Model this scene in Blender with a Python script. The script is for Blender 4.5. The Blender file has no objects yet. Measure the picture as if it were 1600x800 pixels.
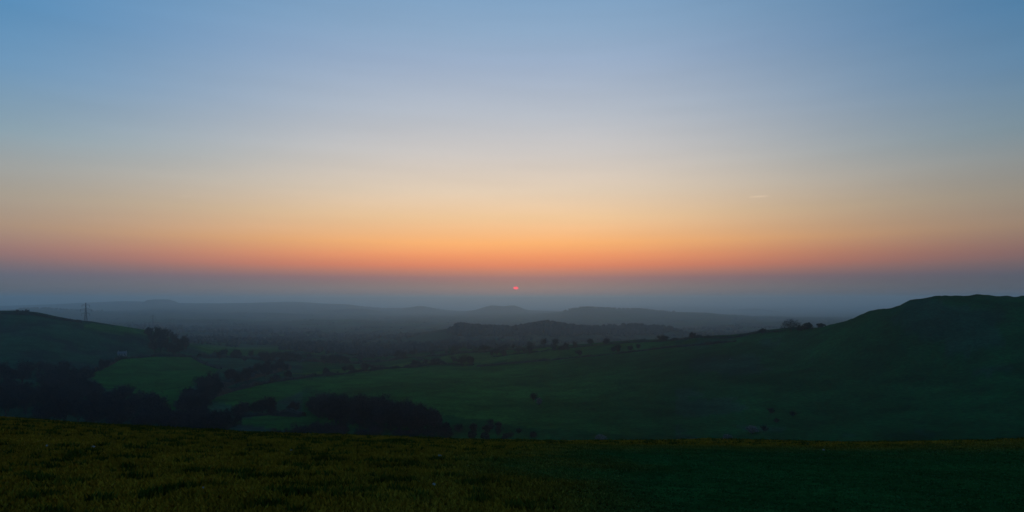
import bpy, math, random
import numpy as np

random.seed(7); RNG = np.random.default_rng(7)
scene = bpy.context.scene
C = scene.collection

# ------------------------------------------------------------------ camera
F = 950.0            # focal length in pixels of the 1600 px wide photograph
HY = 465.0           # row of the true horizon
CAMZ = 150.0         # camera height above the datum of the vale
cam_d = bpy.data.cameras.new('camera'); cam = bpy.data.objects.new('camera', cam_d); C.objects.link(cam)
cam.location = (0, 0, CAMZ); cam.rotation_euler = (math.radians(90), 0, 0)
cam_d.sensor_fit = 'HORIZONTAL'; cam_d.sensor_width = 36.0; cam_d.lens = 36.0 * F / 1600.0
cam_d.shift_y = (HY - 400.0) / 1600.0
cam_d.clip_start = 0.1; cam_d.clip_end = 250000.0
scene.camera = cam
scene.view_settings.view_transform = 'Standard'; scene.view_settings.look = 'None'
scene.view_settings.exposure = 0.0; scene.view_settings.gamma = 1.0
scene.cycles.max_bounces = 5; scene.cycles.diffuse_bounces = 2; scene.cycles.volume_bounces = 2
scene.cycles.use_denoising = True

def lin(c):
    return tuple(((v / 255) / 12.92 if v / 255 <= 0.04045 else ((v / 255 + 0.055) / 1.055) ** 2.4) for v in c)

# ------------------------------------------------------------------ sky
SUN_U, SUN_V = 6.0 / F, (HY - 450.0) / F
SUN_AZ, SUN_EL = math.atan(SUN_U), math.atan(SUN_V)
W = bpy.data.worlds.new('World'); scene.world = W; W.use_nodes = True
nt = W.node_tree; nt.nodes.clear()
def N(t, **k):
    n = nt.nodes.new(t)
    for a, b in k.items(): setattr(n, a, b)
    return n
def M(op, a, b=None, c=None, clamp=False):
    n = N('ShaderNodeMath', operation=op, use_clamp=clamp)
    for i, v in enumerate((a, b, c)):
        if v is None: continue
        if hasattr(v, 'is_linked'): nt.links.new(v, n.inputs[i])
        else: n.inputs[i].default_value = v
    return n.outputs[0]
tc = N('ShaderNodeTexCoord'); sep = N('ShaderNodeSeparateXYZ'); nt.links.new(tc.outputs['Generated'], sep.inputs[0])
el = M('ARCSINE', M('MINIMUM', M('MAXIMUM', sep.outputs[2], -1.0), 1.0))
t = M('SQRT', M('DIVIDE', M('MAXIMUM', el, 0.0), math.pi / 2))
az = M('ARCTAN2', sep.outputs[0], sep.outputs[1])
daz = M('ABSOLUTE', M('SUBTRACT', az, SUN_AZ))
glow = M('EXPONENT', M('MULTIPLY', M('POWER', M('DIVIDE', daz, math.radians(32.0)), 2.6), -1.0))
def T(y, u):
    e = math.atan(((HY - y) / F) / math.sqrt(1 + u * u)); return math.sqrt(max(e, 0) / (math.pi / 2))
HIGH = [(0.66, (86, 136, 182)), (0.8, (72, 122, 172)), (1.0, (62, 110, 160))]
SUNWARD = [(462, (110, 112, 120)), (450, (124, 117, 119)), (441, (134, 114, 116)), (434, (148, 112, 114)), (425, (184, 122, 106)), (415, (220, 130, 98)), (400, (242, 152, 101)), (380, (251, 179, 113)),
           (340, (241, 201, 155)), (300, (227, 206, 181)), (240, (205, 200, 196)), (180, (183, 190, 200)), (100, (156, 175, 200)), (50, (141, 169, 198)), (0, (128, 162, 195))]
ASIDE = [(462, (82, 94, 106)), (445, (88, 98, 111)), (430, (86, 99, 116)), (412, (106, 105, 116)), (390, (129, 112, 116)), (350, (151, 138, 127)), (300, (148, 148, 142)),
         (250, (138, 152, 158)), (200, (117, 152, 171)), (100, (86, 141, 182)), (0, (66, 134, 182))]
def ramp(stops, u):
    n = N('ShaderNodeValToRGB'); cr = n.color_ramp; cr.interpolation = 'LINEAR'
    pts = [(T(y, u), c) for y, c in stops] + HIGH
    while len(cr.elements) < len(pts): cr.elements.new(0.5)
    for e, (p, c) in zip(cr.elements, pts):
        e.position = p
    for e, (p, c) in zip(cr.elements, pts):
        e.position = p; e.color = (*lin(c), 1)
    nt.links.new(t, n.inputs[0]); return n.outputs[0]
mix = N('ShaderNodeMix', data_type='RGBA')
nt.links.new(glow, mix.inputs[0]); nt.links.new(ramp(ASIDE, 0.84), mix.inputs[6]); nt.links.new(ramp(SUNWARD, 0.0), mix.inputs[7])
sky = N('ShaderNodeTexSky', sky_type='NISHITA', sun_disc=False)
sky.sun_elevation = SUN_EL; sky.sun_rotation = SUN_AZ; sky.altitude = 200; sky.air_density = 1.0; sky.dust_density = 1.0
b1 = N('ShaderNodeBackground'); b1.inputs[1].default_value = 1.0; 
# thin uneven veils of high haze, a few per cent, drawn out along the horizon
mp = N('ShaderNodeMapping'); mp.inputs['Scale'].default_value = (2.2, 2.2, 26.0); nt.links.new(tc.outputs['Generated'], mp.inputs[0])
nz = N('ShaderNodeTexNoise'); nz.inputs['Scale'].default_value = 1.4; nz.inputs['Detail'].default_value = 4.0; nt.links.new(mp.outputs[0], nz.inputs['Vector'])
right_falloff = N('ShaderNodeMapRange', interpolation_type='SMOOTHSTEP'); nt.links.new(az, right_falloff.inputs[0])     # lens vignetting put into the sky colour, darker towards the right
right_falloff.inputs[1].default_value = math.radians(4); right_falloff.inputs[2].default_value = math.radians(44); right_falloff.inputs[3].default_value = 1.0; right_falloff.inputs[4].default_value = 0.77
veil = M('MULTIPLY', M('MULTIPLY_ADD', M('SUBTRACT', nz.outputs['Fac'], 0.5), 0.11, 1.0), right_falloff.outputs[0])
def streak(x, y, wpx, hpx, amt):      # a short far vapour trail
    u_ = (x - 800) / F; a_ = math.atan(u_); e_ = math.atan((HY - y) / F / math.sqrt(1 + u_ * u_)); k_ = 1 / (1 + u_ * u_)
    qa = M('POWER', M('DIVIDE', M('SUBTRACT', az, a_), wpx / 2 / F * k_), 4.0); qe = M('POWER', M('DIVIDE', M('SUBTRACT', el, e_), hpx / 2 / F * math.sqrt(k_)), 2.0)
    return M('MULTIPLY', M('EXPONENT', M('MULTIPLY', M('ADD', qa, qe), -1.0)), amt)
veil = M('ADD', veil, M('ADD', streak(1186, 307, 27, 1.9, 0.19), streak(289, 306.5, 14, 1.9, 0.07)))
vm = N('ShaderNodeVectorMath', operation='SCALE'); nt.links.new(mix.outputs[2], vm.inputs[0]); nt.links.new(veil, vm.inputs['Scale']); nt.links.new(vm.outputs[0], b1.inputs[0])
b2 = N('ShaderNodeBackground'); b2.inputs[1].default_value = 0.004; nt.links.new(sky.outputs[0], b2.inputs[0])
ad = N('ShaderNodeAddShader'); out = N('ShaderNodeOutputWorld')
nt.links.new(b1.outputs[0], ad.inputs[0]); nt.links.new(b2.outputs[0], ad.inputs[1]); nt.links.new(ad.outputs[0], out.inputs[0])

# ------------------------------------------------------------------ sun
sl = bpy.data.lights.new('sun_lamp', 'SUN'); sl.energy = 0.22; sl.angle = math.radians(0.6); sl.color = (1.0, 0.5, 0.22)
so = bpy.data.objects.new('sun_lamp', sl); C.objects.link(so)
so.rotation_euler = (math.radians(90) - SUN_EL - math.radians(0.6), 0, math.pi - SUN_AZ)   # shines from the far side towards the camera

# ------------------------------------------------------------------ helpers
def tag(o, label=None, cat=None, group=None, kind=None):
    if label: o['label'] = label
    if cat: o['category'] = cat
    if group: o['group'] = group
    if kind: o['kind'] = kind
    return o
def link(name, me, parent=None, loc=None):
    o = bpy.data.objects.new(name, me); C.objects.link(o)
    if parent is not None: o.parent = parent
    if loc is not None: o.location = loc
    return o
def npmesh(name, V, faces, mat, smooth=False, col=None):
    """V (n,3); faces (m,k) array with k = 3 or 4"""
    V = np.asarray(V, np.float32); faces = np.asarray(faces, np.int32)
    me = bpy.data.meshes.new(name); k = faces.shape[1]; m = len(faces)
    me.vertices.add(len(V)); me.vertices.foreach_set('co', V.ravel())
    me.loops.add(m * k); me.loops.foreach_set('vertex_index', faces.ravel())
    me.polygons.add(m); me.polygons.foreach_set('loop_start', np.arange(0, m * k, k, dtype=np.int32))
    me.polygons.foreach_set('use_smooth', np.full(m, smooth, bool))
    me.update(calc_edges=True)
    if col is not None:
        a = me.color_attributes.new('tint', 'FLOAT_COLOR', 'POINT')
        c4 = np.ones((len(V), 4), np.float32); c4[:, :3] = col; a.data.foreach_set('color', c4.ravel())
    if mat: me.materials.append(mat)
    return me

def _hash(ix, iy, s):
    n = (ix * 374761393 + iy * 668265263 + s * 1442695041) & 0xffffffff
    n = ((n ^ (n >> 13)) * 1274126177) & 0xffffffff
    return ((n ^ (n >> 16)) & 0xffff) / 65535.0
def vnoise(x, y, s=0):
    x = np.asarray(x, float); y = np.asarray(y, float)
    ix = np.floor(x).astype(np.int64); iy = np.floor(y).astype(np.int64); fx = x - ix; fy = y - iy
    fx = fx * fx * (3 - 2 * fx); fy = fy * fy * (3 - 2 * fy)
    a = _hash(ix, iy, s); b = _hash(ix + 1, iy, s); c = _hash(ix, iy + 1, s); d = _hash(ix + 1, iy + 1, s)
    return (a + (b - a) * fx) * (1 - fy) + (c + (d - c) * fx) * fy - 0.5
def fbm(x, y, s=0, o=4):
    r = 0; a = 1.0
    for i in range(o):
        r = r + a * vnoise(x * 2 ** i, y * 2 ** i, s + i * 17); a *= 0.5
    return r
def sstep(a, b, x):
    k = np.clip((x - a) / (b - a), 0, 1); return k * k * (3 - 2 * k)

# ------------------------------------------------------------------ materials
def mat_base(name, rough=0.9):
    m = bpy.data.materials.new(name); m.use_nodes = True
    p = m.node_tree.nodes['Principled BSDF']; p.inputs['Roughness'].default_value = rough
    p.inputs['Specular IOR Level'].default_value = 0.1
    return m, m.node_tree, p
def mat_noise(name, c1, c2, scale, rough=0.9, detail=4.0, per_object=0.0):
    """two colours mixed by object-space noise, with a little variation from copy to copy"""
    m, t_, p = mat_base(name, rough)
    tc_ = t_.nodes.new('ShaderNodeTexCoord'); no = t_.nodes.new('ShaderNodeTexNoise')
    no.inputs['Scale'].default_value = scale; no.inputs['Detail'].default_value = detail
    t_.links.new(tc_.outputs['Object'], no.inputs['Vector'])
    r = t_.nodes.new('ShaderNodeValToRGB'); r.color_ramp.elements[0].position = 0.35; r.color_ramp.elements[1].position = 0.65
    r.color_ramp.elements[0].color = (*c1, 1); r.color_ramp.elements[1].color = (*c2, 1)
    t_.links.new(no.outputs['Fac'], r.inputs[0]); src = r.outputs[0]
    if per_object:
        oi = t_.nodes.new('ShaderNodeObjectInfo'); mr = t_.nodes.new('ShaderNodeMapRange')
        mr.inputs[3].default_value = 1 - per_object; mr.inputs[4].default_value = 1 + per_object
        t_.links.new(oi.outputs['Random'], mr.inputs[0])
        hs = t_.nodes.new('ShaderNodeHueSaturation'); t_.links.new(mr.outputs[0], hs.inputs['Value']); t_.links.new(src, hs.inputs['Color']); src = hs.outputs[0]
    t_.links.new(src, p.inputs['Base Color'])
    return m
def mat_tint(name, noises, rough=0.95, bump=None):
    """vertex tint broken up by world-scale noise"""
    m, t_, p = mat_base(name, rough)
    p.inputs['Specular IOR Level'].default_value = 0.0
    at = t_.nodes.new('ShaderNodeVertexColor'); at.layer_name = 'tint'; src = at.outputs[0]
    geo = t_.nodes.new('ShaderNodeNewGeometry')
    for sc, amt in noises:
        no = t_.nodes.new('ShaderNodeTexNoise'); no.inputs['Scale'].default_value = sc; no.inputs['Detail'].default_value = 5.0
        t_.links.new(geo.outputs['Position'], no.inputs['Vector'])
        mr = t_.nodes.new('ShaderNodeMapRange'); mr.inputs[1].default_value = 0.3; mr.inputs[2].default_value = 0.7
        mr.inputs[3].default_value = 1 - amt; mr.inputs[4].default_value = 1 + amt
        t_.links.new(no.outputs['Fac'], mr.inputs[0])
        mx = t_.nodes.new('ShaderNodeVectorMath'); mx.operation = 'SCALE'
        t_.links.new(src, mx.inputs[0]); t_.links.new(mr.outputs[0], mx.inputs['Scale']); src = mx.outputs[0]
    t_.links.new(src, p.inputs['Base Color'])
    if bump:
        no = t_.nodes.new('ShaderNodeTexNoise'); no.inputs['Scale'].default_value = bump[0]; no.inputs['Detail'].default_value = 6.0
        t_.links.new(geo.outputs['Position'], no.inputs['Vector'])
        bp = t_.nodes.new('ShaderNodeBump'); bp.inputs['Strength'].default_value = bump[1]; bp.inputs['Distance'].default_value = bump[2]
        t_.links.new(no.outputs['Fac'], bp.inputs['Height']); t_.links.new(bp.outputs[0], p.inputs['Normal'])
    return m
M_MEADOW = mat_tint('meadow_soil', [(0.6, 0.3), (4.0, 0.4)], bump=(9.0, 0.8, 0.06))
M_BLADE = mat_tint('grass_blade', [(0.5, 0.25)])
M_LAND = mat_tint('pasture', [(0.01, 0.34), (0.05, 0.36), (0.4, 0.34)], bump=(0.3, 0.9, 0.9))
M_FAR = mat_tint('far_land', [(0.003, 0.3), (0.02, 0.25)])
M_BARK = mat_noise('bark', (0.014, 0.014, 0.016), (0.028, 0.026, 0.028), 3.0)
M_TWIG = mat_noise('bare_twigs', (0.007, 0.010, 0.015), (0.016, 0.018, 0.023), 0.6, per_object=0.35)
M_LEAF = mat_noise('evergreen_leaves', (0.012, 0.026, 0.022), (0.024, 0.045, 0.03), 0.8, per_object=0.2)
M_PALE = mat_noise('pale_blossom', (0.04, 0.055, 0.05), (0.11, 0.125, 0.115), 0.8, per_object=0.1)
M_HEDGE = mat_noise('hedge_twigs', (0.005, 0.013, 0.012), (0.012, 0.021, 0.018), 0.4, per_object=0.2)
M_WOOD = mat_noise('far_wood', (0.012, 0.02, 0.024), (0.024, 0.031, 0.034), 0.02)
M_STEEL = mat_noise('weathered_steel', (0.09, 0.095, 0.10), (0.13, 0.135, 0.14), 1.0, rough=0.6)
M_GLASSY = mat_noise('brown_glass', (0.05, 0.03, 0.02), (0.07, 0.04, 0.03), 5.0, rough=0.2)
M_RENDER = mat_noise('stone_wall', (0.13, 0.13, 0.13), (0.20, 0.20, 0.19), 0.8)
M_SLATE = mat_noise('slate_roof', (0.06, 0.07, 0.08), (0.11, 0.12, 0.13), 1.5)
M_DARK = mat_noise('dark_pane', (0.01, 0.012, 0.015), (0.02, 0.022, 0.026), 2.0, rough=0.15)
M_DOOR = mat_noise('painted_door', (0.03, 0.05, 0.04), (0.04, 0.07, 0.05), 4.0)
M_STONE = mat_noise('pale_limestone', (0.14, 0.14, 0.13), (0.26, 0.25, 0.23), 9.0)

# ------------------------------------------------------------------ terrain height
CP = []     # control points (column, row, depth): the row says only in which direction, the depth is the distance from the lie of the land
def col(x, pts): CP.extend((x, y, d) for y, d in pts)
FAR = [(472, 20000)]
col(-300, [(640, 360), (560, 560), (470, 800), (485, 1500), (490, 3000), (476, 7000)] + FAR)
col(0, [(652, 330), (600, 450), (560, 580), (520, 700), (488, 800), (500, 1100), (505, 2000), (492, 3200), (484, 4000), (490, 4800), (478, 6500), (480, 9000)] + FAR)
col(60, [(490, 825), (482, 4000)])
col(130, [(658, 330), (620, 430), (585, 560), (550, 690), (503, 850), (520, 1100), (512, 2000), (500, 3000), (486, 4000), (488, 4700), (473, 6500), (478, 9000)] + FAR)
col(200, [(511, 900), (470.5, 6300)])
col(250, [(668, 330), (640, 400), (600, 560), (556, 760), (536, 860), (522, 930), (532, 1150), (516, 2000), (500, 3000), (486, 4200), (474, 5800), (479, 8000)] + FAR)
col(330, [(674, 320), (640, 400), (600, 540), (565, 800), (545, 1050), (530, 1500), (515, 2200), (500, 3200), (487, 4400), (474, 6200), (480, 8500)] + FAR)
col(450, [(680, 310), (645, 390), (610, 520), (588, 640), (572, 800), (545, 1200), (528, 1800), (512, 2600), (500, 3500), (487, 5000), (471.5, 6500), (480, 9000)] + FAR)
col(540, [(476, 6500)])
col(600, [(686, 290), (650, 360), (610, 500), (577, 760), (570, 900), (545, 1300), (526, 1900), (510, 2700), (498, 3800), (488, 5500), (482, 7000), (485, 9000)] + FAR)
col(655, [(481, 7000)])
col(720, [(690, 280), (650, 370), (610, 500), (570, 780), (550, 1000), (540, 1300), (531, 1550), (510, 1750), (518, 2000), (508, 2800), (497, 3800), (490, 5200), (486, 6500), (487, 9000)] + FAR)
col(780, [(482, 6000), (487, 7500)])
col(860, [(692, 270), (640, 390), (600, 530), (565, 720), (542, 880), (546, 1100), (530, 1550), (508, 1750), (516, 2050), (508, 2800), (497, 3700), (489, 5000), (486, 7000)] + FAR)
col(930, [(552, 720), (536, 840), (543, 1050)])
col(1050, [(529, 750), (541, 950)])
col(920, [(482, 4200)])
col(1000, [(694, 265), (640, 370), (590, 510), (550, 690), (531, 800), (541, 1000), (528, 1600), (511, 1780), (517, 2100), (505, 2900), (492, 3600), (484, 4200), (490, 5000), (482, 8000)] + FAR)
col(1100, [(694, 262), (640, 360), (590, 480), (550, 600), (527, 700), (540, 900), (530, 1500), (515, 2200), (500, 3100), (489, 4200), (495, 5000), (481, 9000)] + FAR)
col(1190, [(519, 640)])
col(1240, [(694, 260), (640, 340), (590, 430), (545, 540), (515, 600), (532, 780), (525, 1500), (510, 2300), (500, 3200), (495, 4500), (484, 8000)] + FAR)
col(1302, [(694, 255), (640, 330), (570, 430), (507, 545), (522, 700)])
col(1340, [(493, 520)])
col(1366, [(483.5, 506)])
col(1380, [(694, 250), (640, 315), (570, 400), (484.5, 500), (500, 640), (520, 1200), (510, 2300), (495, 4500), (484, 8000)] + FAR)
col(1393, [(483, 496)])
col(1408, [(475, 488)])
col(1420, [(469.5, 481), (485, 600)])
col(1440, [(468.5, 475)])
col(1452, [(465.5, 471)])
col(1503, [(464.5, 461)])
col(1522, [(462.5, 458)])
col(1475, [(694, 245), (640, 300), (560, 385), (464, 465), (480, 600)])
col(1540, [(692, 240), (640, 285), (560, 360), (462.5, 455), (475, 570), (515, 1200), (505, 2500), (490, 5000), (480, 9000)] + FAR)
col(1650, [(690, 235), (560, 345), (461.5, 440), (470, 560)])
col(1900, [(690, 220), (560, 330), (455, 430), (470, 560), (510, 1300), (495, 4000)] + FAR)
def stretch(d): return d if d < 1200 else 1200 * (d / 1200) ** 1.35
P = []
for x, y, d in CP:
    d = stretch(d); u = (x - 800) / F; k = math.sqrt(1 + u * u); P.append((math.atan(u), d * k, (HY - y) / F / k))
for a in (-44, -36, -24, -12, 0, 12, 24, 36, 44):
    P += [(math.radians(a), 150, -0.34), (math.radians(a), 205, -0.285)]
for a in (-90, -130, 180, 130, 90):
    P += [(math.radians(a), 150, -0.06), (math.radians(a), 450, 0.04), (math.radians(a), 700, 0.055), (math.radians(a), 2000, -0.02), (math.radians(a), 40000, -0.008)]  # unseen hill beside and behind the camera, raised to lift the haze top
P = np.array(P)
def feat(az_, r): return np.stack([1.2 * np.sin(az_), 1.2 * np.cos(az_), 0.36 * np.log(np.maximum(r, 1.0))], -1)
PF = feat(P[:, 0], P[:, 1])
def kern(A, B):   # multiquadric
    d2 = (A * A).sum(1)[:, None] + (B * B).sum(1)[None] - 2 * A @ B.T
    return np.sqrt(np.maximum(d2, 0) + 0.02 ** 2)
K = kern(PF, PF); n_ = len(P)
Kx = np.zeros((n_ + 1, n_ + 1)); Kx[:n_, :n_] = K - 1e-5 * np.eye(n_); Kx[:n_, n_] = 1; Kx[n_, :n_] = 1
RW = np.linalg.solve(Kx, np.append(P[:, 2], 0))
def rbf(az_, r):
    A = feat(az_.ravel(), r.ravel()); o = np.empty(len(A))
    for i in range(0, len(A), 40000): o[i:i + 40000] = kern(A[i:i + 40000], PF) @ RW[:-1] + RW[-1]
    return o.reshape(az_.shape)
def height(X, Y):
    X = np.asarray(X, float); Y = np.asarray(Y, float)
    r = np.hypot(X, Y) + 1e-6; az_ = np.arctan2(X, Y)
    Yf = np.where(Y > 0, 0.15 * Y + 0.00111 * Y * Y, 12 * np.tanh(0.15 * Y / 12))
    Xc = np.clip(X, -90, 90)
    fg = -1.7 - Yf + 0.0007 * Xc * Xc - 0.0195 * Xc
    fg = fg + 0.05 * fbm(X / 1.6, Y / 1.6, 3, 3) * 1.6 + 0.35 * fbm(X / 14, Y / 14, 5, 2) * sstep(6, 20, r)
    far = rbf(az_, r) * r
    amp = np.clip(r / 420.0, 0.2, 6.0)
    far = far + amp * 1.5 * fbm(X / (26 + r * 0.03), Y / (26 + r * 0.03), 11, 4)
    # rough broken ground on the steep right-hand hill, an earthwork on the far hill
    kx, ky = (250 - 800) / F * stretch(5800), stretch(5800)
    kd = np.hypot((X - kx) / 175.0, (Y - ky) / 480.0)
    far = far + 68 * (1 - sstep(0.55, 1.1, kd))
    for bx, bd, hw, hp in ((655, 6000, 24, 7.5), (768, 5600, 22, 7.0), (803, 5700, 15, 6.0), (560, 5200, 34, 5.0), (430, 4200, 60, 4.0), (520, 3200, 70, 4.5), (330, 3000, 60, 4.0), (905, 4000, 20, 4.0), (1178, 7000, 12, 5.0), (748, 1720, 14, 1.5)):
        bd = stretch(bd); q = ((X - (bx - 800) / F * bd) / (hw / F * bd)) ** 2 + ((Y - bd) / (0.09 * bd)) ** 2
        far = far + hp / F * bd * np.exp(-q)
    rough = sstep(math.radians(22), math.radians(28), az_) * sstep(300, 380, r) * (1 - sstep(750, 950, r))
    far = far - 2.0 * rough + rough * (1.7 * fbm(X / 17, Y / 17, 71, 3) + 0.9 * fbm(X / 5, Y / 5, 73, 2))
    w = sstep(62, 145, r)
    return CAMZ + fg * (1 - w) + far * w
def hit(x, y, dmin=75.0):
    """where the line of sight of a pixel meets the land"""
    d = np.exp(np.linspace(math.log(dmin), math.log(42000), 2800)); u = (x - 800) / F; v = (HY - y) / F
    below = (CAMZ + v * d) <= height(u * d, d)
    i = int(np.argmax(below)) if below.any() else len(d) - 1
    return u * d[i], d[i]
def gz(X, Y): return float(height(np.array([X]), np.array([Y]))[0])

# ------------------------------------------------------------------ land
azF = np.radians(np.arange(-56, 56.01, 0.13)); azB = np.radians(np.arange(59, 302, 3.5))
AZ = np.concatenate([azF, azB]); NA = len(AZ)
R = np.exp(np.linspace(math.log(2.2), math.log(45000), 450)); NR = len(R)
AA, RR = np.meshgrid(AZ, R); GX, GY = RR * np.sin(AA), RR * np.cos(AA); GZ = height(GX, GY)
# fields, as outlines on the land
def inpoly(X, Y, poly):
    ins = np.zeros(X.shape, bool); j = len(poly) - 1
    for i in range(len(poly)):
        xi, yi = poly[i]; xj, yj = poly[j]
        if yi != yj:
            ins ^= ((yi > Y) != (yj > Y)) & (X < (xj - xi) * (Y - yi) / (yj - yi) + xi)
        j = i
    return ins
def field(px): return [hit(x, y) for x, y in px]
def land_colour(X, Y, Z):
    r = np.hypot(X, Y); az_ = np.degrees(np.arctan2(X, Y))
    c = np.empty(X.shape + (3,))
    c[:] = (0.003, 0.038, 0.010)
    def put(mask, colr, wt=None):
        c[mask] = colr if wt is None else c[mask] * (1 - wt[mask][:, None]) + np.array(colr) * wt[mask][:, None]
    n1 = fbm(X / 60, Y / 60, 21, 4)
    left = (az_ < -19) & (r < 1250)
    put(left, (0.010, 0.044, 0.022)); lm = (0.8 * sstep(-0.05, 0.25, fbm(X / 26, Y / 26, 23, 5)) * left)[..., None]; c = c * (1 - lm) + np.array((0.010, 0.020, 0.018)) * lm                                          # scrubby left-hand hill
    wt = 1 - sstep(-3, 17, az_ + 6 * fbm(X / 90, Y / 90, 27, 3))
    for poly, colr in FIELDS: put(inpoly(X, Y, poly), colr, np.maximum(wt, 0.0))
    right = (az_ > 15) & (r < 900)                                            # rough down on the right
    rough = right & (n1 > 0.18); c[rough] = (0.006, 0.036, 0.018)
    # patchwork of fields in the vale
    cell = 190.0; qx = X / cell + 0.35 * fbm(X / 400, Y / 400, 8, 2); qy = Y / (cell * 1.7) + 0.35 * fbm(X / 400, Y / 400, 9, 2)
    hsh = _hash(np.floor(qx).astype(np.int64), np.floor(qy).astype(np.int64), 5)
    pal = np.array([(0.02, 0.045, 0.022), (0.03, 0.036, 0.024), (0.018, 0.036, 0.024), (0.035, 0.036, 0.03), (0.024, 0.052, 0.024)])
    pat = pal[(hsh * 4.99).astype(int)]
    edge = (np.minimum(qx % 1, 1 - qx % 1) < 0.05) | (np.minimum(qy % 1, 1 - qy % 1) < 0.04)
    pat[edge] = (0.014, 0.02, 0.02)
    wv = sstep(1150, 1500, r)[..., None]
    c = c * (1 - wv) + pat * wv
    # near meadow: olive sward, with a close dark green turf on the right
    dk = turf(X, Y)[..., None]
    near = np.array((0.065, 0.044, 0.004)) * (1 - dk) + np.array((0.009, 0.046, 0.011)) * dk
    wn = (1 - sstep(60, 80, r))[..., None]
    return c * (1 - wn) + near * wn
def turf(X, Y):
    """0 in the rough olive sward, 1 in the dark close turf"""
    e = X + 1.2 + 3.4 * fbm(X / 3, Y / 3, 31, 4)
    return sstep(-2.4, 4.4, e - 0.03 * Y) * (1 - sstep(20, 31, Y - 0.04 * X + 5 * fbm(X / 6, Y / 6, 33, 3)))
FIELDS = [
    (field([(138, 584), (186, 560), (250, 556), (300, 556), (342, 576), (328, 592), (292, 610), (272, 642), (226, 628), (160, 604)]), (0.008, 0.062, 0.010)),
    (field([(296, 538), (350, 534), (420, 536), (478, 547), (430, 553), (330, 555)]), (0.018, 0.066, 0.012)),
    (field([(318, 622), (420, 598), (520, 590), (620, 577), (740, 570), (862, 564), (1080, 542), (1080, 688), (850, 670), (700, 648), (480, 606), (400, 644)]), (0.010, 0.058, 0.010)),
    (field([(360, 660), (420, 646), (500, 650), (570, 668), (470, 676)]), (0.008, 0.056, 0.010)),
    (field([(640, 684), (720, 672), (860, 676), (860, 688), (700, 690)]), (0.006, 0.052, 0.012)),
    (field([(420, 588), (540, 576), (700, 556), (860, 542), (1000, 535), (1150, 525), (1150, 534), (1000, 549), (860, 562), (700, 567), (540, 584)]), (0.022, 0.062, 0.012)),
    (field([(130, 505), (210, 513), (262, 521), (250, 527), (180, 522), (130, 512)]), (0.018, 0.066, 0.014)),
]
GC = land_colour(GX, GY, GZ)
dA = np.stack([np.roll(GX, -1, 1) - np.roll(GX, 1, 1), np.roll(GY, -1, 1) - np.roll(GY, 1, 1), np.roll(GZ, -1, 1) - np.roll(GZ, 1, 1)], -1)
dR = np.stack([np.gradient(GX, axis=0), np.gradient(GY, axis=0), np.gradient(GZ, axis=0)], -1)
GN = np.cross(dA, dR); GN /= np.linalg.norm(GN, axis=-1, keepdims=True) + 1e-12; GN[GN[..., 2] < 0] *= -1
def ring(name, i0, i1, mat, centre=False):
    V = np.stack([GX[i0:i1 + 1], GY[i0:i1 + 1], GZ[i0:i1 + 1]], -1).reshape(-1, 3)
    n = i1 - i0 + 1; ii, jj = np.meshgrid(np.arange(n - 1), np.arange(NA), indexing='ij'); j2 = (jj + 1) % NA
    Fq = np.stack([ii * NA + jj, ii * NA + j2, (ii + 1) * NA + j2, (ii + 1) * NA + jj], -1).reshape(-1, 4)
    me = npmesh(name, V, Fq, mat, True, GC[i0:i1 + 1].reshape(-1, 3))
    me.normals_split_custom_set_from_vertices(GN[i0:i1 + 1].reshape(-1, 3))
    return tag(link(name, me), kind='structure')
iM, iV, iF = [int(np.searchsorted(R, v)) for v in (85, 1200, 4800)]
ring('meadow', 0, iM, M_MEADOW)
ring('valley_hillsides', iM, iV, M_LAND)
ring('vale', iV, iF, M_FAR)
ring('far_hills', iF, NR - 1, M_FAR)
# the patch of meadow under the camera
k_ = np.arange(NA)
npc = npmesh('meadow_centre', np.vstack([[(0, 0, float(height(np.array([0.0]), np.array([0.0]))[0]))], np.stack([GX[0], GY[0], GZ[0]], -1)]),
             np.stack([np.zeros(NA, int), (k_ + 1) % NA + 1, k_ + 1], -1), M_MEADOW, True, np.vstack([GC[0, :1], GC[0]]))
tag(link('meadow_centre', npc), kind='structure')

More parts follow.
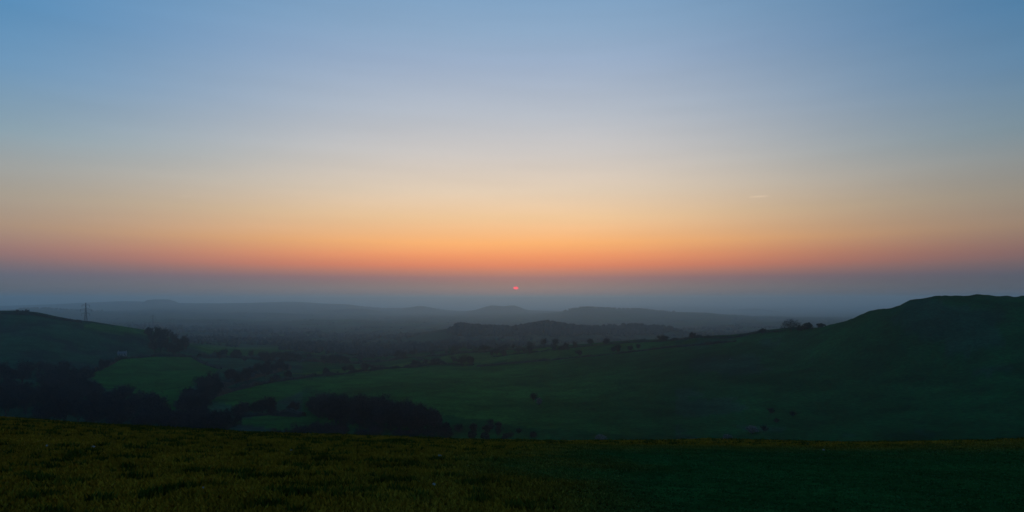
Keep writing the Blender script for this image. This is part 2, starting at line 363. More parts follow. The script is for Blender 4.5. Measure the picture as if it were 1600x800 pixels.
# ------------------------------------------------------------------ grass of the near meadow
def grass():
    n = 560000
    Yd = 6.0 + (52.0 - 6.0) * RNG.random(n) ** 1.25; ud = RNG.uniform(-1.15, 1.15, n)
    X = ud * (Yd + 3); Y = Yd
    dk = turf(X, Y)
    tus = fbm(X / 0.5, Y / 0.42, 41, 4) + 0.35 * fbm(X / 6, Y / 4, 43, 2)
    tk = 0.9 * sstep(0.14, 0.42, tus) * (1 - dk)                                     # dark tussocks, with their shadows put into the colour
    h = (0.035 + 0.04 * RNG.random(n)) * (1 + 1.0 * tk) * (1 - 0.62 * dk) * (1 + Y / 70)
    w = (0.010 + 0.012 * RNG.random(n)) * (1 + Y / 14)
    a = RNG.uniform(0, 2 * math.pi, n); ln = RNG.uniform(0.1, 0.9, n) * h; b = RNG.uniform(0, 2 * math.pi, n)
    Z = height(X, Y) - 0.01
    base = np.stack([X, Y, Z], -1); sx = np.stack([np.cos(a) * w, np.sin(a) * w, np.zeros(n)], -1)
    tip = base + np.stack([np.cos(b) * ln, np.sin(b) * ln, h], -1)
    V = np.stack([base - sx, base + sx, tip], 1).reshape(-1, 3)
    c0 = np.array((0.205, 0.116, 0.010)); c1 = np.array((0.225, 0.124, 0.012)); c2 = np.array((0.024, 0.042, 0.006)); c3 = np.array((0.020, 0.072, 0.020))
    q = RNG.random(n)[:, None]; cc = c0 * (1 - q) + c1 * q
    cc = cc * (1 - tk[:, None]) + c2 * tk[:, None]; cc = cc * (1 - dk[:, None]) + c3 * dk[:, None]
    cc = cc * RNG.uniform(0.7, 1.25, n)[:, None]
    me = npmesh('meadow_grass', V, np.arange(3 * n).reshape(-1, 3), M_BLADE, False, np.repeat(cc, 3, 0))
    tag(link('meadow_grass', me), 'short olive meadow grass with darker tussocks on the near brow', 'grass', kind='stuff')
grass()

# ------------------------------------------------------------------ trees
def tube(segs, sides=5):
    """tapered tubes from (p0, p1, r0, r1)"""
    V, Fq = [], []
    for p0, p1, r0, r1 in segs:
        p0 = np.array(p0, float); p1 = np.array(p1, float); d = p1 - p0; L = np.linalg.norm(d)
        if L < 1e-6: continue
        d /= L; e = np.cross(d, (0, 0, 1) if abs(d[2]) < 0.9 else (1, 0, 0)); e /= np.linalg.norm(e); f = np.cross(d, e); b = len(V)
        for p, r_ in ((p0, r0), (p1, r1)):
            for k in range(sides):
                a = 2 * math.pi * k / sides; V.append(p + r_ * (math.cos(a) * e + math.sin(a) * f))
        for k in range(sides):
            Fq.append((b + k, b + (k + 1) % sides, b + sides + (k + 1) % sides, b + sides + k))
    return np.array(V), np.array(Fq)
def grow(seed, H, spread, lift, n_limb, depth, first):
    """limb segments and twig tips of a tree H metres high"""
    rg = random.Random(seed); segs, tips = [], []
    def branch(p, d, L, r, lev):
        steps = 3; q = p
        for s in range(steps):
            d = d + np.array([rg.gauss(0, 0.16), rg.gauss(0, 0.16), rg.gauss(0, 0.10) + lift * 0.12]); d = d / np.linalg.norm(d)
            p1 = q + d * L / steps; r1 = r * (1 - 0.22 * 1)
            segs.append((q, p1, r, r1, lev)); q = p1; r = r1
            if lev >= depth - 1: tips.append((q, d, L))
            if lev < depth and s >= (0 if lev else 1):
                for _ in range(2 if lev else 1):
                    side = np.array([rg.gauss(0, 1), rg.gauss(0, 1), rg.gauss(0, 0.5) + 0.25]); side /= np.linalg.norm(side)
                    branch(q, (d * 0.7 + side * spread) / np.linalg.norm(d * 0.7 + side * spread), L * rg.uniform(0.5, 0.72), r * 0.62, lev + 1)
    base = np.array([0.0, 0.0, -0.4]); top = np.array([rg.gauss(0, 0.2), rg.gauss(0, 0.2), H * first])
    segs.append((base, top, 0.034 * H, 0.026 * H, 0))
    for k in range(n_limb):
        a = 2 * math.pi * k / n_limb + rg.uniform(-0.4, 0.4); tilt = rg.uniform(0.35, 1.05) * spread
        d = np.array([math.cos(a) * math.sin(tilt), math.sin(a) * math.sin(tilt), math.cos(tilt)])
        branch(top * rg.uniform(0.75, 1.0), d, H * rg.uniform(0.42, 0.58), 0.017 * H, 1)
    zmax = max(s[1][2] for s in segs); f = H / zmax
    segs = [(np.array(a) * f, np.array(b) * f, r0, r1, l) for a, b, r0, r1, l in segs]; tips = [(p * f, d, L * f) for p, d, L in tips]
    return segs, tips
def twig_mesh(name, tips, n, length, width, mat, seed):
    rg = np.random.default_rng(seed); T_ = np.array([p for p, d, L in tips]); D = np.array([d for p, d, L in tips])
    i = rg.integers(0, len(T_), n); p = T_[i] + rg.normal(0, length * 0.45, (n, 3)); d = D[i] * 0.6 + rg.normal(0, 0.6, (n, 3)); d /= np.linalg.norm(d, axis=1, keepdims=True)
    s = np.cross(d, rg.normal(0, 1, (n, 3))); s /= np.linalg.norm(s, axis=1, keepdims=True)
    L = length * rg.uniform(0.5, 1.2, n)[:, None]; w = width * rg.uniform(0.5, 1.3, n)[:, None]
    p[:, 2] = np.maximum(p[:, 2], 0.15)
    V = np.stack([p - s * w, p + s * w, p + d * L], 1).reshape(-1, 3)
    return npmesh(name, V, np.arange(3 * n).reshape(-1, 3), mat)
def tree_meshes(seed, H, spread=0.75, lift=0.4, n_limb=5, first=0.28, n=5200, tl=0.75, tw=0.075, mat=None, depth=3):
    segs, tips = grow(seed, H, spread, lift, n_limb, depth, first)
    V, Fq = tube([s[:4] for s in segs], 5)
    return npmesh('trunk', V, Fq, M_BARK, True), twig_mesh('crown', tips, n, tl, tw, mat or M_TWIG, seed)
TREES = [tree_meshes(100 + k, 11.0 + 0.6 * k, spread=(0.62, 0.8, 0.7, 0.9)[k % 4], n_limb=4 + k % 3, first=(0.25, 0.3, 0.22)[k % 3]) for k in range(5)]
DENSE = [tree_meshes(200 + k, 10.0, spread=0.8, n_limb=6, first=0.16, n=6500, tl=0.9, tw=0.12) for k in range(3)]
SHRUB = [tree_meshes(300 + k, 4.2, spread=0.95, n_limb=6, first=0.08, n=2200, tl=0.5, tw=0.08, mat=M_HEDGE, depth=2) for k in range(4)]
def clump_mesh(name, seed, H, rx, n, size, mat, base=0.12):
    rg = np.random.default_rng(seed); nb = 26; c = rg.normal(0, 1, (nb, 3)); c /= np.linalg.norm(c, axis=1, keepdims=True)
    c *= (rg.random((nb, 1)) ** 0.4) * np.array([rx, rx, H * (1 - base) / 2]) * 0.8; c[:, 2] += H * (base + (1 - base) / 2)
    i = rg.integers(0, nb, n); d = rg.normal(0, 1, (n, 3)); d /= np.linalg.norm(d, axis=1, keepdims=True)
    p = c[i] + d * rg.uniform(0.75, 1.05, n)[:, None] * rx * rg.uniform(0.26, 0.36, nb)[i][:, None]
    a = rg.normal(0, 1, (n, 3)); b = np.cross(a, d); a /= np.linalg.norm(a, axis=1, keepdims=True); b /= np.linalg.norm(b, axis=1, keepdims=True) + 1e-9
    s = size * rg.uniform(0.6, 1.3, n)[:, None]; p[:, 2] = np.maximum(p[:, 2], 0.2)
    V = np.stack([p - a * s, p + b * s, p + a * s, p - b * s], 1).reshape(-1, 4, 3).reshape(-1, 3)
    return npmesh(name, V, np.arange(4 * n).reshape(-1, 4), mat)
EVER = []
for k in range(2):
    sg, tp = grow(500 + k, 10.0, 0.7, 0.4, 5, 2, 0.2); V_, F_ = tube([s[:4] for s in sg], 5)
    EVER.append((npmesh('trunk', V_, F_, M_BARK, True), clump_mesh('crown', 510 + k, 10.5, 4.2, 2600, 0.42, M_LEAF)))
PALE = []
for k in range(2):
    sg, tp = grow(400 + k, 4.6, 0.9, 0.4, 6, 2, 0.15); V_, F_ = tube([s[:4] for s in sg], 5)
    PALE.append((npmesh('trunk', V_, F_, M_BARK, True), clump_mesh('crown', 410 + k, 5.0, 2.3, 1500, 0.16, M_PALE)))
BUSH = []
for k in range(3):
    sg, tp = grow(600 + k, 3.6, 0.9, 0.4, 6, 2, 0.1); V_, F_ = tube([s[:4] for s in sg], 5)
    BUSH.append((npmesh('trunk', V_, F_, M_BARK, True), clump_mesh('crown', 610 + k, 4.0, 2.6, 1700, 0.24, M_HEDGE, base=-0.1)))
def plant(name, meshes, X, Y, s, label, cat, group=None, sz=None, rz=None, sxy=None, sink=0.0):
    e = bpy.data.objects.new(name, None); C.objects.link(e); e.empty_display_size = 0.5
    e.location = (X, Y, gz(X, Y) - sink); e.rotation_euler = (0, 0, random.uniform(0, 6.28) if rz is None else rz)
    sxy = sxy or 1.0; e.scale = (s * sxy, s * sxy, s * (sz or 1.0))
    tag(e, label, cat, group)
    link('trunk', meshes[0], e); link('crown', meshes[1], e)
    return e
def at(x, y): return hit(x, y)
def grove(poly_px, n, kinds, label, group, smin=0.8, smax=1.25, name='bare_tree', cat='tree', minsep=0.0):
    """n trees whose feet lie inside an outline given on the land"""
    xs = [p[0] for p in poly_px]; ys = [p[1] for p in poly_px]; done = []
    tries = 0
    while len(done) < n and tries < n * 40:
        tries += 1
        x = random.uniform(min(xs), max(xs)); y = random.uniform(min(ys), max(ys))
        if not inpoly(np.array([x]), np.array([y]), poly_px)[0]: continue
        X, Y = at(x, y)
        if any((X - a) ** 2 + (Y - b) ** 2 < minsep ** 2 for a, b in done): continue
        done.append((X, Y))
        km = random.choice(kinds); sc = random.uniform(smin, smax); lb = label
        if name == 'bare_tree' and n > 12:      # tell the trees of one wood apart by height and crown
            q = (sc - smin) / (smax - smin); size = 'low' if q < 0.33 else 'tall' if q > 0.67 else 'middling'
            lb = size + (' dense' if any(km is m for m in DENSE) else ' open') + '-crowned bare tree' + label.split('bare tree', 1)[1]
        plant(name, km, X, Y, sc, lb, cat, group)
    return done

BT = TREES + DENSE
grove([(478, 648), (512, 638), (560, 642), (612, 656), (650, 668), (700, 678), (700, 684), (640, 680), (590, 672), (520, 662)], 46, DENSE + TREES[:3],
      'dark bare tree in the wood along the valley bottom below the spur field', 'trees of the valley bottom wood', 0.7, 1.4, minsep=4)
grove([(420, 688), (520, 684), (640, 692), (640, 696), (420, 696)], 16, DENSE, 'dark bare tree growing just below the brow of the near meadow', 'trees below the meadow brow', 0.6, 0.9, minsep=4)
grove([(372, 646), (400, 640), (470, 644), (470, 650), (372, 652)], 9, DENSE, 'bare tree in the short row between two small green fields', 'short row between small fields', 0.6, 0.95, minsep=4)
grove([(0, 590), (60, 582), (130, 592), (170, 612), (240, 645), (300, 664), (380, 680), (380, 692), (200, 680), (60, 664), (0, 660)], 74, DENSE + TREES[:3],
      'dark bare tree in the big wood at the foot of the scrubby hill', 'trees of the big hill-foot wood', 0.95, 1.45, minsep=6)
grove([(282, 650), (290, 622), (330, 600), (390, 584), (450, 572), (450, 582), (390, 598), (340, 616), (320, 650)], 40, DENSE + TREES,
      'bare tree in the thick belt winding between the green fields', 'trees of the winding belt', 0.8, 1.15, minsep=5)
grove([(232, 524), (262, 523), (286, 532), (296, 548), (284, 556), (236, 553), (238, 540)], 34, TREES + DENSE,
      'tall bare tree in the hanger at the end of the scrubby hill', 'trees of the hill-end hanger', 1.0, 1.35, minsep=6)
grove([(312, 557), (352, 555), (420, 561), (500, 563), (560, 567), (560, 571), (480, 569), (400, 568), (330, 562)], 36, TREES + DENSE,
      'bare tree in the wooded strip beyond the winding belt', 'trees of the wooded strip', 0.8, 1.35, minsep=4)
grove([(140, 588), (160, 576), (184, 562), (190, 562), (160, 582)], 9, SHRUB + DENSE[:1], 'shrub in the hedge bank leading to the farmhouse', 'shrubs by the farmhouse', 0.9, 1.4, name='shrub', cat='shrub', minsep=4)
grove([(560, 564), (640, 557), (700, 553), (760, 549), (830, 545), (870, 541), (870, 543), (760, 551.5), (640, 560), (560, 567)], 26, TREES + DENSE,
      'bare tree standing along the far side of the spur', 'trees along the far side of the spur', 0.6, 1.2, minsep=4)
grove([(955, 547), (1000, 544), (1002, 550), (960, 553)], 7, DENSE + SHRUB[:1], 'dark bush in the clump between the two spur hedges', 'bush clump between spur hedges', 0.5, 0.85, name='bush', cat='bush', minsep=3)
grove([(1180, 690), (1190, 640), (1240, 625), (1262, 650), (1250, 690)], 4, SHRUB, 'dark scrub bush low on the steep down', 'scrub low on the steep down', 0.5, 0.8, name='bush', cat='bush', minsep=5)
grove([(476, 648), (520, 650), (600, 662), (690, 678), (730, 684), (730, 689), (690, 688), (600, 676), (520, 664)], 34, SHRUB, 'low shrub under the trees of the valley bottom wood', 'understorey of the valley bottom wood', 0.8, 1.4, name='understorey_shrub', cat='shrub', minsep=3)
grove([(535, 582), (600, 575), (690, 568), (760, 568), (760, 571), (690, 571), (600, 578), (535, 585)], 13, DENSE + TREES, 'bare hedgerow tree along the upper edge of the big spur field', 'hedgerow trees of the big spur field', 0.6, 1.1, name='hedgerow_tree', minsep=6)
grove([(765, 558), (830, 551), (900, 545), (900, 547), (840, 553), (770, 561)], 13, DENSE + TREES, 'bare hedgerow tree in the small fields on top of the spur', 'hedgerow trees on top of the spur', 0.6, 1.05, name='hedgerow_tree', minsep=6)
grove([(420, 594), (470, 589), (540, 580), (540, 583), (470, 592), (420, 597)], 9, DENSE + SHRUB, 'bushy hedgerow tree at the low end of the spur field hedge', 'hedgerow trees at the low end of the spur', 0.6, 1.0, name='hedgerow_tree', minsep=5)
grove([(700, 676), (760, 662), (840, 668), (850, 688), (740, 690)], 14, BUSH + SHRUB[:2], 'low bush in the loose scrub right of the valley bottom wood', 'loose scrub beyond the valley bottom wood', 0.6, 1.0, name='bush', cat='bush', minsep=5)
def single(name, meshes, x, y, s, label, cat='tree', sz=None, sxy=None, rz=None, group=None):
    X, Y = at(x, y); return plant(name, meshes, X, Y, s, label, cat, group, sz, rz, sxy, sink=0.15)
# trees that can be told apart on the spur
single('round_evergreen', EVER[0], 709, 556, 1.55, 'dark rounded evergreen standing out behind the spur hedge')
single('bare_tree', TREES[1], 722, 573, 1.35, 'broad bare tree in the spur hedge in front of the rounded evergreen')
single('bare_tree', DENSE[0], 628, 561, 1.1, 'slim upright bare tree rising from the spur hedge line')
single('bare_tree', DENSE[2], 540, 570, 1.25, 'bare tree at the low end of the spur hedge beside the wooded strip')
single('bush', DENSE[1], 905, 556, 0.75, 'lone dark bush on the middle spur hedge')
single('young_tree', DENSE[1], 922, 540, 0.95, 'small bare tree, first of a pair on the spur crest'); single('young_tree', DENSE[2], 948, 539, 0.95, 'small bare tree, second of a pair on the spur crest beside the thicket')
single('crest_thicket', DENSE[0], 1036, 533.5, 1.05, 'wide low thicket on the spur crest', 'thicket', sz=0.75, sxy=1.5)
single('crest_thicket', DENSE[2], 1082, 529, 0.95, 'compact dark thicket on the spur crest next to the wide one', 'thicket', sz=0.8)
single('bush', SHRUB[1], 1006, 534, 1.0, 'small bush on the spur crest beside the wide thicket', 'bush')
single('hawthorn', DENSE[0], 1192, 522, 0.6, 'small ragged hawthorn alone on the rising skyline')
sg, tp = grow(79, 9.5, 0.85, 0.4, 7, 2, 0.24); V_, F_ = tube([q[:4] for q in sg], 5); dome = []
while len(dome) < 900:      # twig ends fill a wide dome
    p = np.array([random.uniform(-1, 1), random.uniform(-1, 1), random.uniform(0, 1)]); q = np.linalg.norm(p)
    if 0.45 < q < 1.0 + 0.06 * math.sin(5 * math.atan2(p[1], p[0])): dome.append((p * (8.2, 8.2, 8.4) + (0, 0, 2.0), p / q, 1.0))
THORN = (npmesh('trunk', V_ * (1.25, 1.25, 1.0), F_, M_BARK, True), twig_mesh('crown', dome, 3600, 1.0, 0.07, M_TWIG, 79))
single('skyline_tree', THORN, 1236, 518, 1.2, 'wide bare tree with open branching crown on the skyline')
single('bush', BUSH[0], 1262, 515, 1.75, 'dark bush pressed against the wide skyline tree', 'bush', sxy=1.3)
single('bush', BUSH[1], 1282, 511.5, 1.25, 'low rounded bush on the skyline at the foot of the steep hill', 'bush', sxy=1.5, sz=0.8)
single('bush', BUSH[2], 1212, 519, 0.6, 'low bush on the skyline between hawthorn and wide tree', 'bush', sxy=1.8, sz=0.8)
single('bush', SHRUB[1], 26, 489.5, 1.2, 'small bush on the crest hedge of the scrubby hill, by its highest end', 'bush'); single('bush', SHRUB[3], 41, 491, 1.5, 'larger bush on the crest hedge of the scrubby hill', 'bush', sxy=1.3)
single('bush', BUSH[2], 1250, 516.5, 1.3, 'bush squeezed between the wide skyline tree and the dark bush', 'bush')
# pale blossoming shrubs
single('blossom_tree', PALE[0], 842, 634, 0.95, 'pale blossoming tree glimmering in the spur field hollow', sz=1.2)
single('bare_tree', TREES[2], 834, 628, 0.6, 'tall dark bare tree beside the pale blossoming tree')
single('blossom_shrub', PALE[1], 1176, 678, 1.0, 'large pale blossoming shrub low on the steep down', 'shrub', sxy=1.4, sz=0.8)
single('blossom_shrub', PALE[0], 1136, 690, 0.75, 'small pale blossoming shrub beside the large one', 'shrub', sxy=1.3, sz=0.9)
single('blossom_shrub', PALE[1], 938, 690, 0.8, 'low pale shrub alone behind the meadow brow', 'shrub', sxy=1.7, sz=0.8)
single('blossom_shrub', PALE[0], 1142, 563, 0.5, 'tiny pale shrub high on the open green slope', 'shrub', sxy=1.4, sz=0.6)

# ------------------------------------------------------------------ hedges
def hedge(px, h, w, label, per_m=10):
    pts = [at(x, y) for x, y in px]; path = []
    for (x0, y0), (x1, y1) in zip(pts[:-1], pts[1:]):
        L = math.hypot(x1 - x0, y1 - y0); k = max(1, int(L / 2.0))
        for i in range(k): path.append((x0 + (x1 - x0) * i / k, y0 + (y1 - y0) * i / k))
    path = np.array(path + [pts[-1]]); ox, oy = path[0]; oz = gz(ox, oy)
    n = len(path); Zp = height(path[:, 0], path[:, 1]) - oz
    hv = h * (1 + 1.3 * fbm(np.arange(n) / 5.0, np.full(n, px[0][0]), 61, 3)).clip(0.35, 2.2)
    tg = np.gradient(path, axis=0); tg /= np.linalg.norm(tg, axis=1, keepdims=True) + 1e-9; nr = np.stack([-tg[:, 1], tg[:, 0]], -1)
    prof = [(-0.5, -0.3), (-0.42, 0.55), (-0.15, 0.85), (0.2, 0.82), (0.42, 0.5), (0.5, -0.3)]
    V = np.array([[(path[i, 0] - ox + nr[i, 0] * a * w, path[i, 1] - oy + nr[i, 1] * a * w, Zp[i] + b * hv[i]) for a, b in prof] for i in range(n)]).reshape(-1, 3)
    Fq = [(i * 6 + j, i * 6 + j + 1, (i + 1) * 6 + j + 1, (i + 1) * 6 + j) for i in range(n - 1) for j in range(5)]
    e = bpy.data.objects.new('hedge', None); C.objects.link(e); e.location = (ox, oy, oz); tag(e, label, 'hedge', 'field hedges')
    link('stems', npmesh('stems', V, Fq, M_HEDGE), e)
    m = n * 2 * per_m; f = RNG.random(m) * (n - 1.001); i = f.astype(int); g = f - i
    c = path[i] * (1 - g[:, None]) + path[i + 1] * g[:, None]; zz = Zp[i] * (1 - g) + Zp[i + 1] * g; hh = hv[i]
    off = RNG.uniform(-0.6, 0.6, m) * w; p = np.stack([c[:, 0] - ox + nr[i, 0] * off, c[:, 1] - oy + nr[i, 1] * off, zz + hh * RNG.uniform(0.1, 1.0, m)], -1)
    d = RNG.normal(0, 0.45, (m, 3)); d[:, 2] += 0.35; s = RNG.normal(0, 0.16, (m, 3))
    link('foliage', npmesh('foliage', np.stack([p - s, p + s, p + d], 1).reshape(-1, 3), np.arange(3 * m).reshape(-1, 3), M_HEDGE), e)
hedge([(392, 603), (450, 594), (520, 586), (600, 577), (680, 570), (740, 571)], 3.2, 3.6, 'long dark hedge along the upper edge of the big spur field')
hedge([(745, 573), (800, 568), (860, 563), (930, 557), (1000, 549), (1080, 541), (1150, 534)], 2.0, 2.6, 'thin hedge line climbing the middle of the spur')
hedge([(880, 544), (940, 539), (1000, 535), (1060, 531.5), (1110, 528), (1180, 521), (1222, 517.5)], 2.2, 3.0, 'ragged hedge along the spur crest up to the skyline')
hedge([(2, 491), (40, 492), (80, 497), (128, 505)], 2.6, 3.2, 'dark hedge on the crest of the scrubby hill')
hedge([(300, 534), (340, 535), (400, 538), (470, 546)], 2.6, 4.0, 'hedge beyond the small far field below the hanger')
hedge([(770, 558), (810, 553), (850, 549), (890, 546)], 1.8, 2.4, 'short hedge crossing between the spur hedge and its far side')

hedge([(312, 559), (352, 557.5), (420, 564), (500, 566), (560, 569)], 5.0, 9.0, 'overgrown hedge running through the wooded strip')
hedge([(560, 566), (640, 559), (700, 555), (760, 550.5), (830, 545.5), (870, 542)], 4.0, 6.0, 'overgrown hedge along the far side of the spur')
hedge([(560, 568), (590, 573), (604, 577)], 2.4, 3.0, 'short cross hedge at the low end of the spur'); hedge([(650, 560), (672, 565), (690, 570)], 2.4, 3.0, 'cross hedge between the rounded evergreen and the slim tree')
hedge([(142, 583), (186, 561), (250, 557), (300, 557.5), (344, 577)], 3.4, 4.5, 'hedge round the top of the bright field beside the farmhouse')
hedge([(366, 652), (420, 648), (474, 651)], 3.2, 5.0, 'hedge under the short row between two small green fields')
hedge([(425, 553), (500, 557), (560, 560), (640, 552), (700, 548)], 4.0, 7.0, 'tall hedge beyond the wooded strip and the slim tree')
hedge([(312, 628), (360, 612), (400, 602)], 3.6, 5.0, 'dark hedge joining the winding belt to the long spur hedge')
hedge([(285, 646), (300, 622), (340, 606), (395, 590), (450, 576)], 4.0, 9.0, 'overgrown hedge under the winding belt of trees')
# ------------------------------------------------------------------ far woods and hedgerows of the vale
def crown_template(seed):
    rg = np.random.default_rng(seed); V, Fq = [], []
    rings, seg = 4, 7
    for i in range(rings + 1):
        th = math.pi * (0.02 + 0.80 * i / rings)
        for j in range(seg):
            a = 2 * math.pi * j / seg; k = 1 + rg.uniform(-0.25, 0.25)
            V.append((math.sin(th) * math.cos(a) * 0.5 * k, math.sin(th) * math.sin(a) * 0.5 * k, 0.5 + 0.5 * math.cos(th) * k))
    for i in range(rings):
        for j in range(seg): Fq.append((i * seg + j, (i + 1) * seg + j, (i + 1) * seg + (j + 1) % seg, i * seg + (j + 1) % seg))
    return np.array(V), np.array(Fq)
CT = [crown_template(k) for k in range(6)]
def wood(name, XY, hmin, hmax, label):
    Vs, Fs, b = [], [], 0; Zs = height(XY[:, 0], XY[:, 1])
    for (X, Y), z in zip(XY, Zs):
        V, Fq = CT[random.randrange(6)]; h = random.uniform(hmin, hmax); wd = h * random.uniform(0.8, 1.25)
        Vs.append(V * (wd, wd, h) + (X, Y, z - 0.8)); Fs.append(Fq + b); b += len(V)
    me = npmesh(name, np.vstack(Vs), np.vstack(Fs), M_WOOD, False)
    tag(link(name, me), label, 'woodland', kind='stuff')
def scatter(poly_px_depth, n):
    """points inside an outline given by column and depth"""
    o = []; xs = [p[0] for p in poly_px_depth]; ds = [p[1] for p in poly_px_depth]
    while len(o) < n:
        x = random.uniform(min(xs), max(xs)); d = random.uniform(min(ds), max(ds))
        if inpoly(np.array([x]), np.array([d]), poly_px_depth)[0]: d = stretch(d); o.append(((x - 800) / F * d, d))
    return np.array(o)
wood('ridge_woodland', scatter([(700, 1640), (730, 1560), (900, 1600), (1030, 1650), (1060, 1790), (1000, 1860), (860, 1850), (720, 1830)], 1500), 6, 17, 'hazy wood covering the low ridge in the middle of the vale')
wood('vale_woodland', np.vstack([scatter([(430, 1150), (560, 1060), (700, 1120), (820, 1150), (820, 1350), (640, 1380), (480, 1400)], 420),
     scatter([(200, 2000), (420, 1900), (640, 1700), (640, 1950), (420, 2250), (200, 2400)], 380), scatter([(1030, 2000), (1160, 2100), (1160, 2500), (1030, 2300)], 160)]), 7, 13, 'hazy belts of trees across the near part of the vale')
rows = []
for _ in range(330):
    x = random.uniform(-150, 1750); d = math.exp(random.uniform(math.log(1250), math.log(5500))); a = random.choice((0.05, -0.1, 1.45, 1.6)) + random.gauss(0, 0.12); L = random.uniform(80, 420)
    d = stretch(d); X0, Y0 = (x - 800) / F * d, d
    for s in np.arange(0, L, 9.0):
        if random.random() < 0.8: rows.append((X0 + s * math.cos(a) + random.gauss(0, 2), Y0 + s * math.sin(a) + random.gauss(0, 2)))
wood('vale_hedgerows', np.array(rows), 3, 9, 'hazy hedgerow trees dividing the fields of the far vale')
wood('far_hill_woodland', np.vstack([scatter([(560, 6300), (640, 6500), (700, 6900), (660, 7200), (600, 7000)], 260), scatter([(745, 5900), (815, 5900), (815, 6150), (745, 6150)], 160),
     scatter([(880, 4100), (1060, 4150), (1060, 4300), (880, 4260)], 160), scatter([(30, 3900), (160, 3950), (160, 4080), (30, 4080)], 160)]), 10, 18, 'faint woods on the crests of the far hills')

# ------------------------------------------------------------------ pylons
def pylon_parts(H):
    def w(z): return 3.4 * (1 - z / (H * 0.72)) + 1.0 if z < H * 0.62 else 1.0 * (1 - (z - H * 0.62) / (H * 0.38)) + 0.25 if z > H * 0.62 else 1
    def half(z):
        k = z / H
        return 3.6 + (1.05 - 3.6) * k / 0.6 if k < 0.6 else 1.05 + (0.2 - 1.05) * (k - 0.6) / 0.4
    lv = [0, 0.14, 0.26, 0.37, 0.46, 0.54, 0.6, 0.68, 0.76, 0.84, 0.92, 1.0]; cs = [(1, 1), (-1, 1), (-1, -1), (1, -1)]
    legs = [[((half(a * H) * sx, half(a * H) * sy, a * H - (1.0 if a == 0 else 0)), (half(b * H) * sx, half(b * H) * sy, b * H), 0.17, 0.14) for a, b in zip(lv[:-1], lv[1:])] for sx, sy in cs]
    br = []
    for a, b in zip(lv[:-1], lv[1:]):
        for k in range(4):
            (s0, t0), (s1, t1) = cs[k], cs[(k + 1) % 4]; ha, hb = half(a * H), half(b * H)
            br += [((ha * s0, ha * t0, a * H), (hb * s1, hb * t1, b * H), 0.09, 0.09), ((ha * s1, ha * t1, a * H), (hb * s0, hb * t0, b * H), 0.09, 0.09), ((hb * s0, hb * t0, b * H), (hb * s1, hb * t1, b * H), 0.09, 0.09)]
    arms = []
    for k, sp in ((0.64, 5.2), (0.78, 7.0), (0.92, 4.8)):
        z = k * H; hh = half(z); sg = []
        for s in (-1, 1):
            for ty in (-1, 1):
                sg += [((hh * s, hh * ty, z), (sp * s, 0, z), 0.13, 0.11), ((hh * 0.9 * s, hh * 0.9 * ty, z + 2.0), (sp * s, 0, z), 0.13, 0.11)]
        arms.append((sg, z, sp))
    return legs, br, arms
PY = pylon_parts(46.0)
def tm(name, segs, mat, sides=4):
    V, Fq = tube(segs, sides); return npmesh(name, V, Fq, mat)
PY_M = ([tm('leg', s, M_STEEL) for s in PY[0]], tm('lattice', PY[1], M_STEEL), [(tm('cross_arm', sg, M_STEEL), z, sp) for sg, z, sp in PY[2]],
        tm('insulator', [((0, 0, 0), (0, 0, -3.6), 0.16, 0.16)], M_GLASSY))
def pylon(x, depth, top, rz, label):
    X, Y = (x - 800) / F * depth, depth; s = min(1.35, max(0.8, (CAMZ + (HY - top) / F * depth - gz(X, Y)) / 46.0))
    e = bpy.data.objects.new('electricity_pylon', None); C.objects.link(e); e.location = (X, Y, gz(X, Y)); e.rotation_euler = (0, 0, rz); e.scale = (s, s, s)
    tag(e, label, 'pylon', 'pylons of the power line')
    for m in PY_M[0]: link('leg', m, e)
    link('lattice', PY_M[1], e)
    for m, z, sp in PY_M[2]:
        a = link('cross_arm', m, e)
        for q in (-1, 1): link('insulator', PY_M[3], a, (q * sp, 0, z))
pylon(134, 1120, 473, 0.35, 'tall steel lattice pylon behind the crest of the scrubby hill')
pylon(239, 2050, 489, 0.35, 'faint steel pylon rising behind the hill-end hanger')
pylon(516, 2900, 501, 0.35, 'very faint steel pylon out in the open hazy vale')

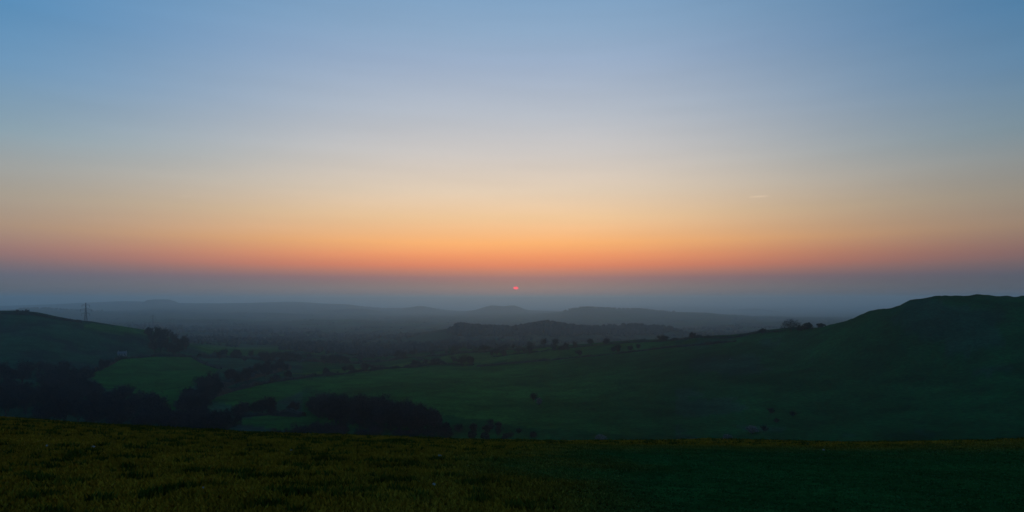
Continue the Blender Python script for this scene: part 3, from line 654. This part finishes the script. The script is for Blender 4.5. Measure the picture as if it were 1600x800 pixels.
# ------------------------------------------------------------------ farmhouse
def box(x0, x1, y0, y1, z0, z1):
    V = np.array([(x, y, z) for z in (z0, z1) for y in (y0, y1) for x in (x0, x1)])
    return V, np.array([(0, 2, 3, 1), (4, 5, 7, 6), (0, 1, 5, 4), (2, 6, 7, 3), (0, 4, 6, 2), (1, 3, 7, 5)])
def farmhouse(x, y):
    X, Y = at(x, y); e = bpy.data.objects.new('farmhouse', None); C.objects.link(e); e.location = (X, Y, gz(X, Y)); e.rotation_euler = (0, 0, 0.45)
    e.scale = (0.8, 0.8, 0.8)
    tag(e, 'small pale farmhouse with slate roof under the scrubby hill', 'house')
    V = np.array([(-5.5, -3, -1), (5.5, -3, -1), (5.5, 3, -1), (-5.5, 3, -1), (-5.5, -3, 3.6), (5.5, -3, 3.6), (5.5, 3, 3.6), (-5.5, 3, 3.6), (-5.5, 0, 6.2), (5.5, 0, 6.2)])
    me = bpy.data.meshes.new('wall'); me.from_pydata(V.tolist(), [], [(0, 1, 5, 4), (1, 2, 6, 9, 5), (2, 3, 7, 6), (3, 0, 4, 8, 7)]); me.materials.append(M_RENDER); link('wall', me, e)
    rv = [(-5.9, -3.5, 3.35), (5.9, -3.5, 3.35), (5.9, 0, 6.4), (-5.9, 0, 6.4), (-5.9, 3.5, 3.35), (5.9, 3.5, 3.35)]
    rv += [(a, b, c - 0.18) for a, b, c in rv]
    me = bpy.data.meshes.new('roof'); me.from_pydata(rv, [], [(0, 1, 2, 3), (3, 2, 5, 4), (7, 6, 9, 8), (8, 9, 10, 11), (0, 6, 7, 1), (4, 5, 11, 10), (0, 3, 9, 6), (3, 4, 10, 9), (1, 7, 8, 2), (2, 8, 11, 5)]); me.materials.append(M_SLATE)
    rf = link('roof', me, e)
    for cx in (-4.8, 4.8):
        V, Fq = box(cx - 0.4, cx + 0.4, -0.4, 0.4, 5.4, 7.6); link('chimney', npmesh('chimney', V, Fq, M_RENDER), rf)
    V, Fq = box(-0.5, 0.5, -3.06, -2.98, 0.0, 2.05); dr = link('door', npmesh('door', V, Fq, M_DOOR), e)
    for wx, wz in ((-3.4, 0.9), (3.4, 0.9), (-3.4, 2.35), (0, 2.4), (3.4, 2.35)):
        V, Fq = box(wx - 0.5, wx + 0.5, -3.05, -2.98, wz, wz + 1.0); wn = link('window', npmesh('window', V, Fq, M_DARK), e)
        V, Fq = box(wx - 0.62, wx + 0.62, -3.16, -2.99, wz - 0.1, wz - 0.01); link('sill', npmesh('sill', V, Fq, M_RENDER), wn)
farmhouse(191, 556)

# ------------------------------------------------------------------ small stones lying in the near grass
def stone(x, y, s):
    d = np.linspace(6, 45, 2000); u = (x - 800) / F; v = (HY - y) / F
    b = (CAMZ + v * d) <= height(u * d, d)
    dd = d[int(np.argmax(b))] if b.any() else 36.0
    V, Fq = CT[random.randrange(6)]
    o = link('pale_stone', npmesh('pale_stone', V * (s, s * 0.8, s * 0.55), Fq, M_STONE, False), None, (u * dd, dd, gz(u * dd, dd) + 0.03))
    tag(o, 'small pale stone half hidden in the olive grass', 'stone', 'pale stones in the meadow')
for x, y, s in ((73, 699, 0.08), (146, 701, 0.10), (687, 715, 0.09), (678, 761, 0.07), (455, 706, 0.07), (318, 766, 0.05), (1287, 705, 0.09)): stone(x, y, s)

# ------------------------------------------------------------------ sun disc
m_s = bpy.data.materials.new('sun_fire'); m_s.use_nodes = True; tr = m_s.node_tree; tr.nodes.clear()
em = tr.nodes.new('ShaderNodeEmission'); em.inputs[0].default_value = (1.0, 0.10, 0.13, 1); em.inputs[1].default_value = 1.35
mo = tr.nodes.new('ShaderNodeOutputMaterial'); tr.links.new(em.outputs[0], mo.inputs[0]); m_s.cycles.emission_sampling = 'NONE'
def sphere(n=24, k=14):
    V, Fq = [], []
    for i in range(k + 1):
        for j in range(n):
            th = math.pi * i / k; a = 2 * math.pi * j / n; V.append((math.sin(th) * math.cos(a), math.sin(th) * math.sin(a), math.cos(th)))
    for i in range(k):
        for j in range(n): Fq.append((i * n + j, (i + 1) * n + j, (i + 1) * n + (j + 1) % n, i * n + (j + 1) % n))
    return np.array(V), np.array(Fq)
V, Fq = sphere(); D = 90000.0
o = link('setting_sun', npmesh('setting_sun', V * (4.0 / F * D, 4.0 / F * D, 2.1 / F * D), Fq, m_s, True), None, (SUN_U * D, D, CAMZ + SUN_V * D))
tag(o, 'small flattened red sun sinking into the haze above the horizon', 'sun')

# ------------------------------------------------------------------ haze over the whole land
HB = 46500.0; z0 = float(GZ.min()) - 1.5; z1 = max(CAMZ + 25, float(GZ.max()) + 8)
V, Fq = box(-HB, HB, -HB, HB, z0, z1)
m_h = bpy.data.materials.new('haze_air'); m_h.use_nodes = True; tr = m_h.node_tree; tr.nodes.clear()
pv = tr.nodes.new('ShaderNodeVolumePrincipled'); pv.inputs['Color'].default_value = (0.53, 0.78, 0.89, 1); pv.inputs['Density'].default_value = 1.32e-4; pv.inputs['Anisotropy'].default_value = 0.6
mo = tr.nodes.new('ShaderNodeOutputMaterial'); tr.links.new(pv.outputs[0], mo.inputs['Volume'])
tag(link('haze', npmesh('haze', V, Fq, m_h)), 'blue evening haze lying over the whole land', 'haze', kind='stuff')
print('LAND', GZ.min(), GZ.max(), 'haze', z0, z1, 'objects', len(bpy.data.objects))
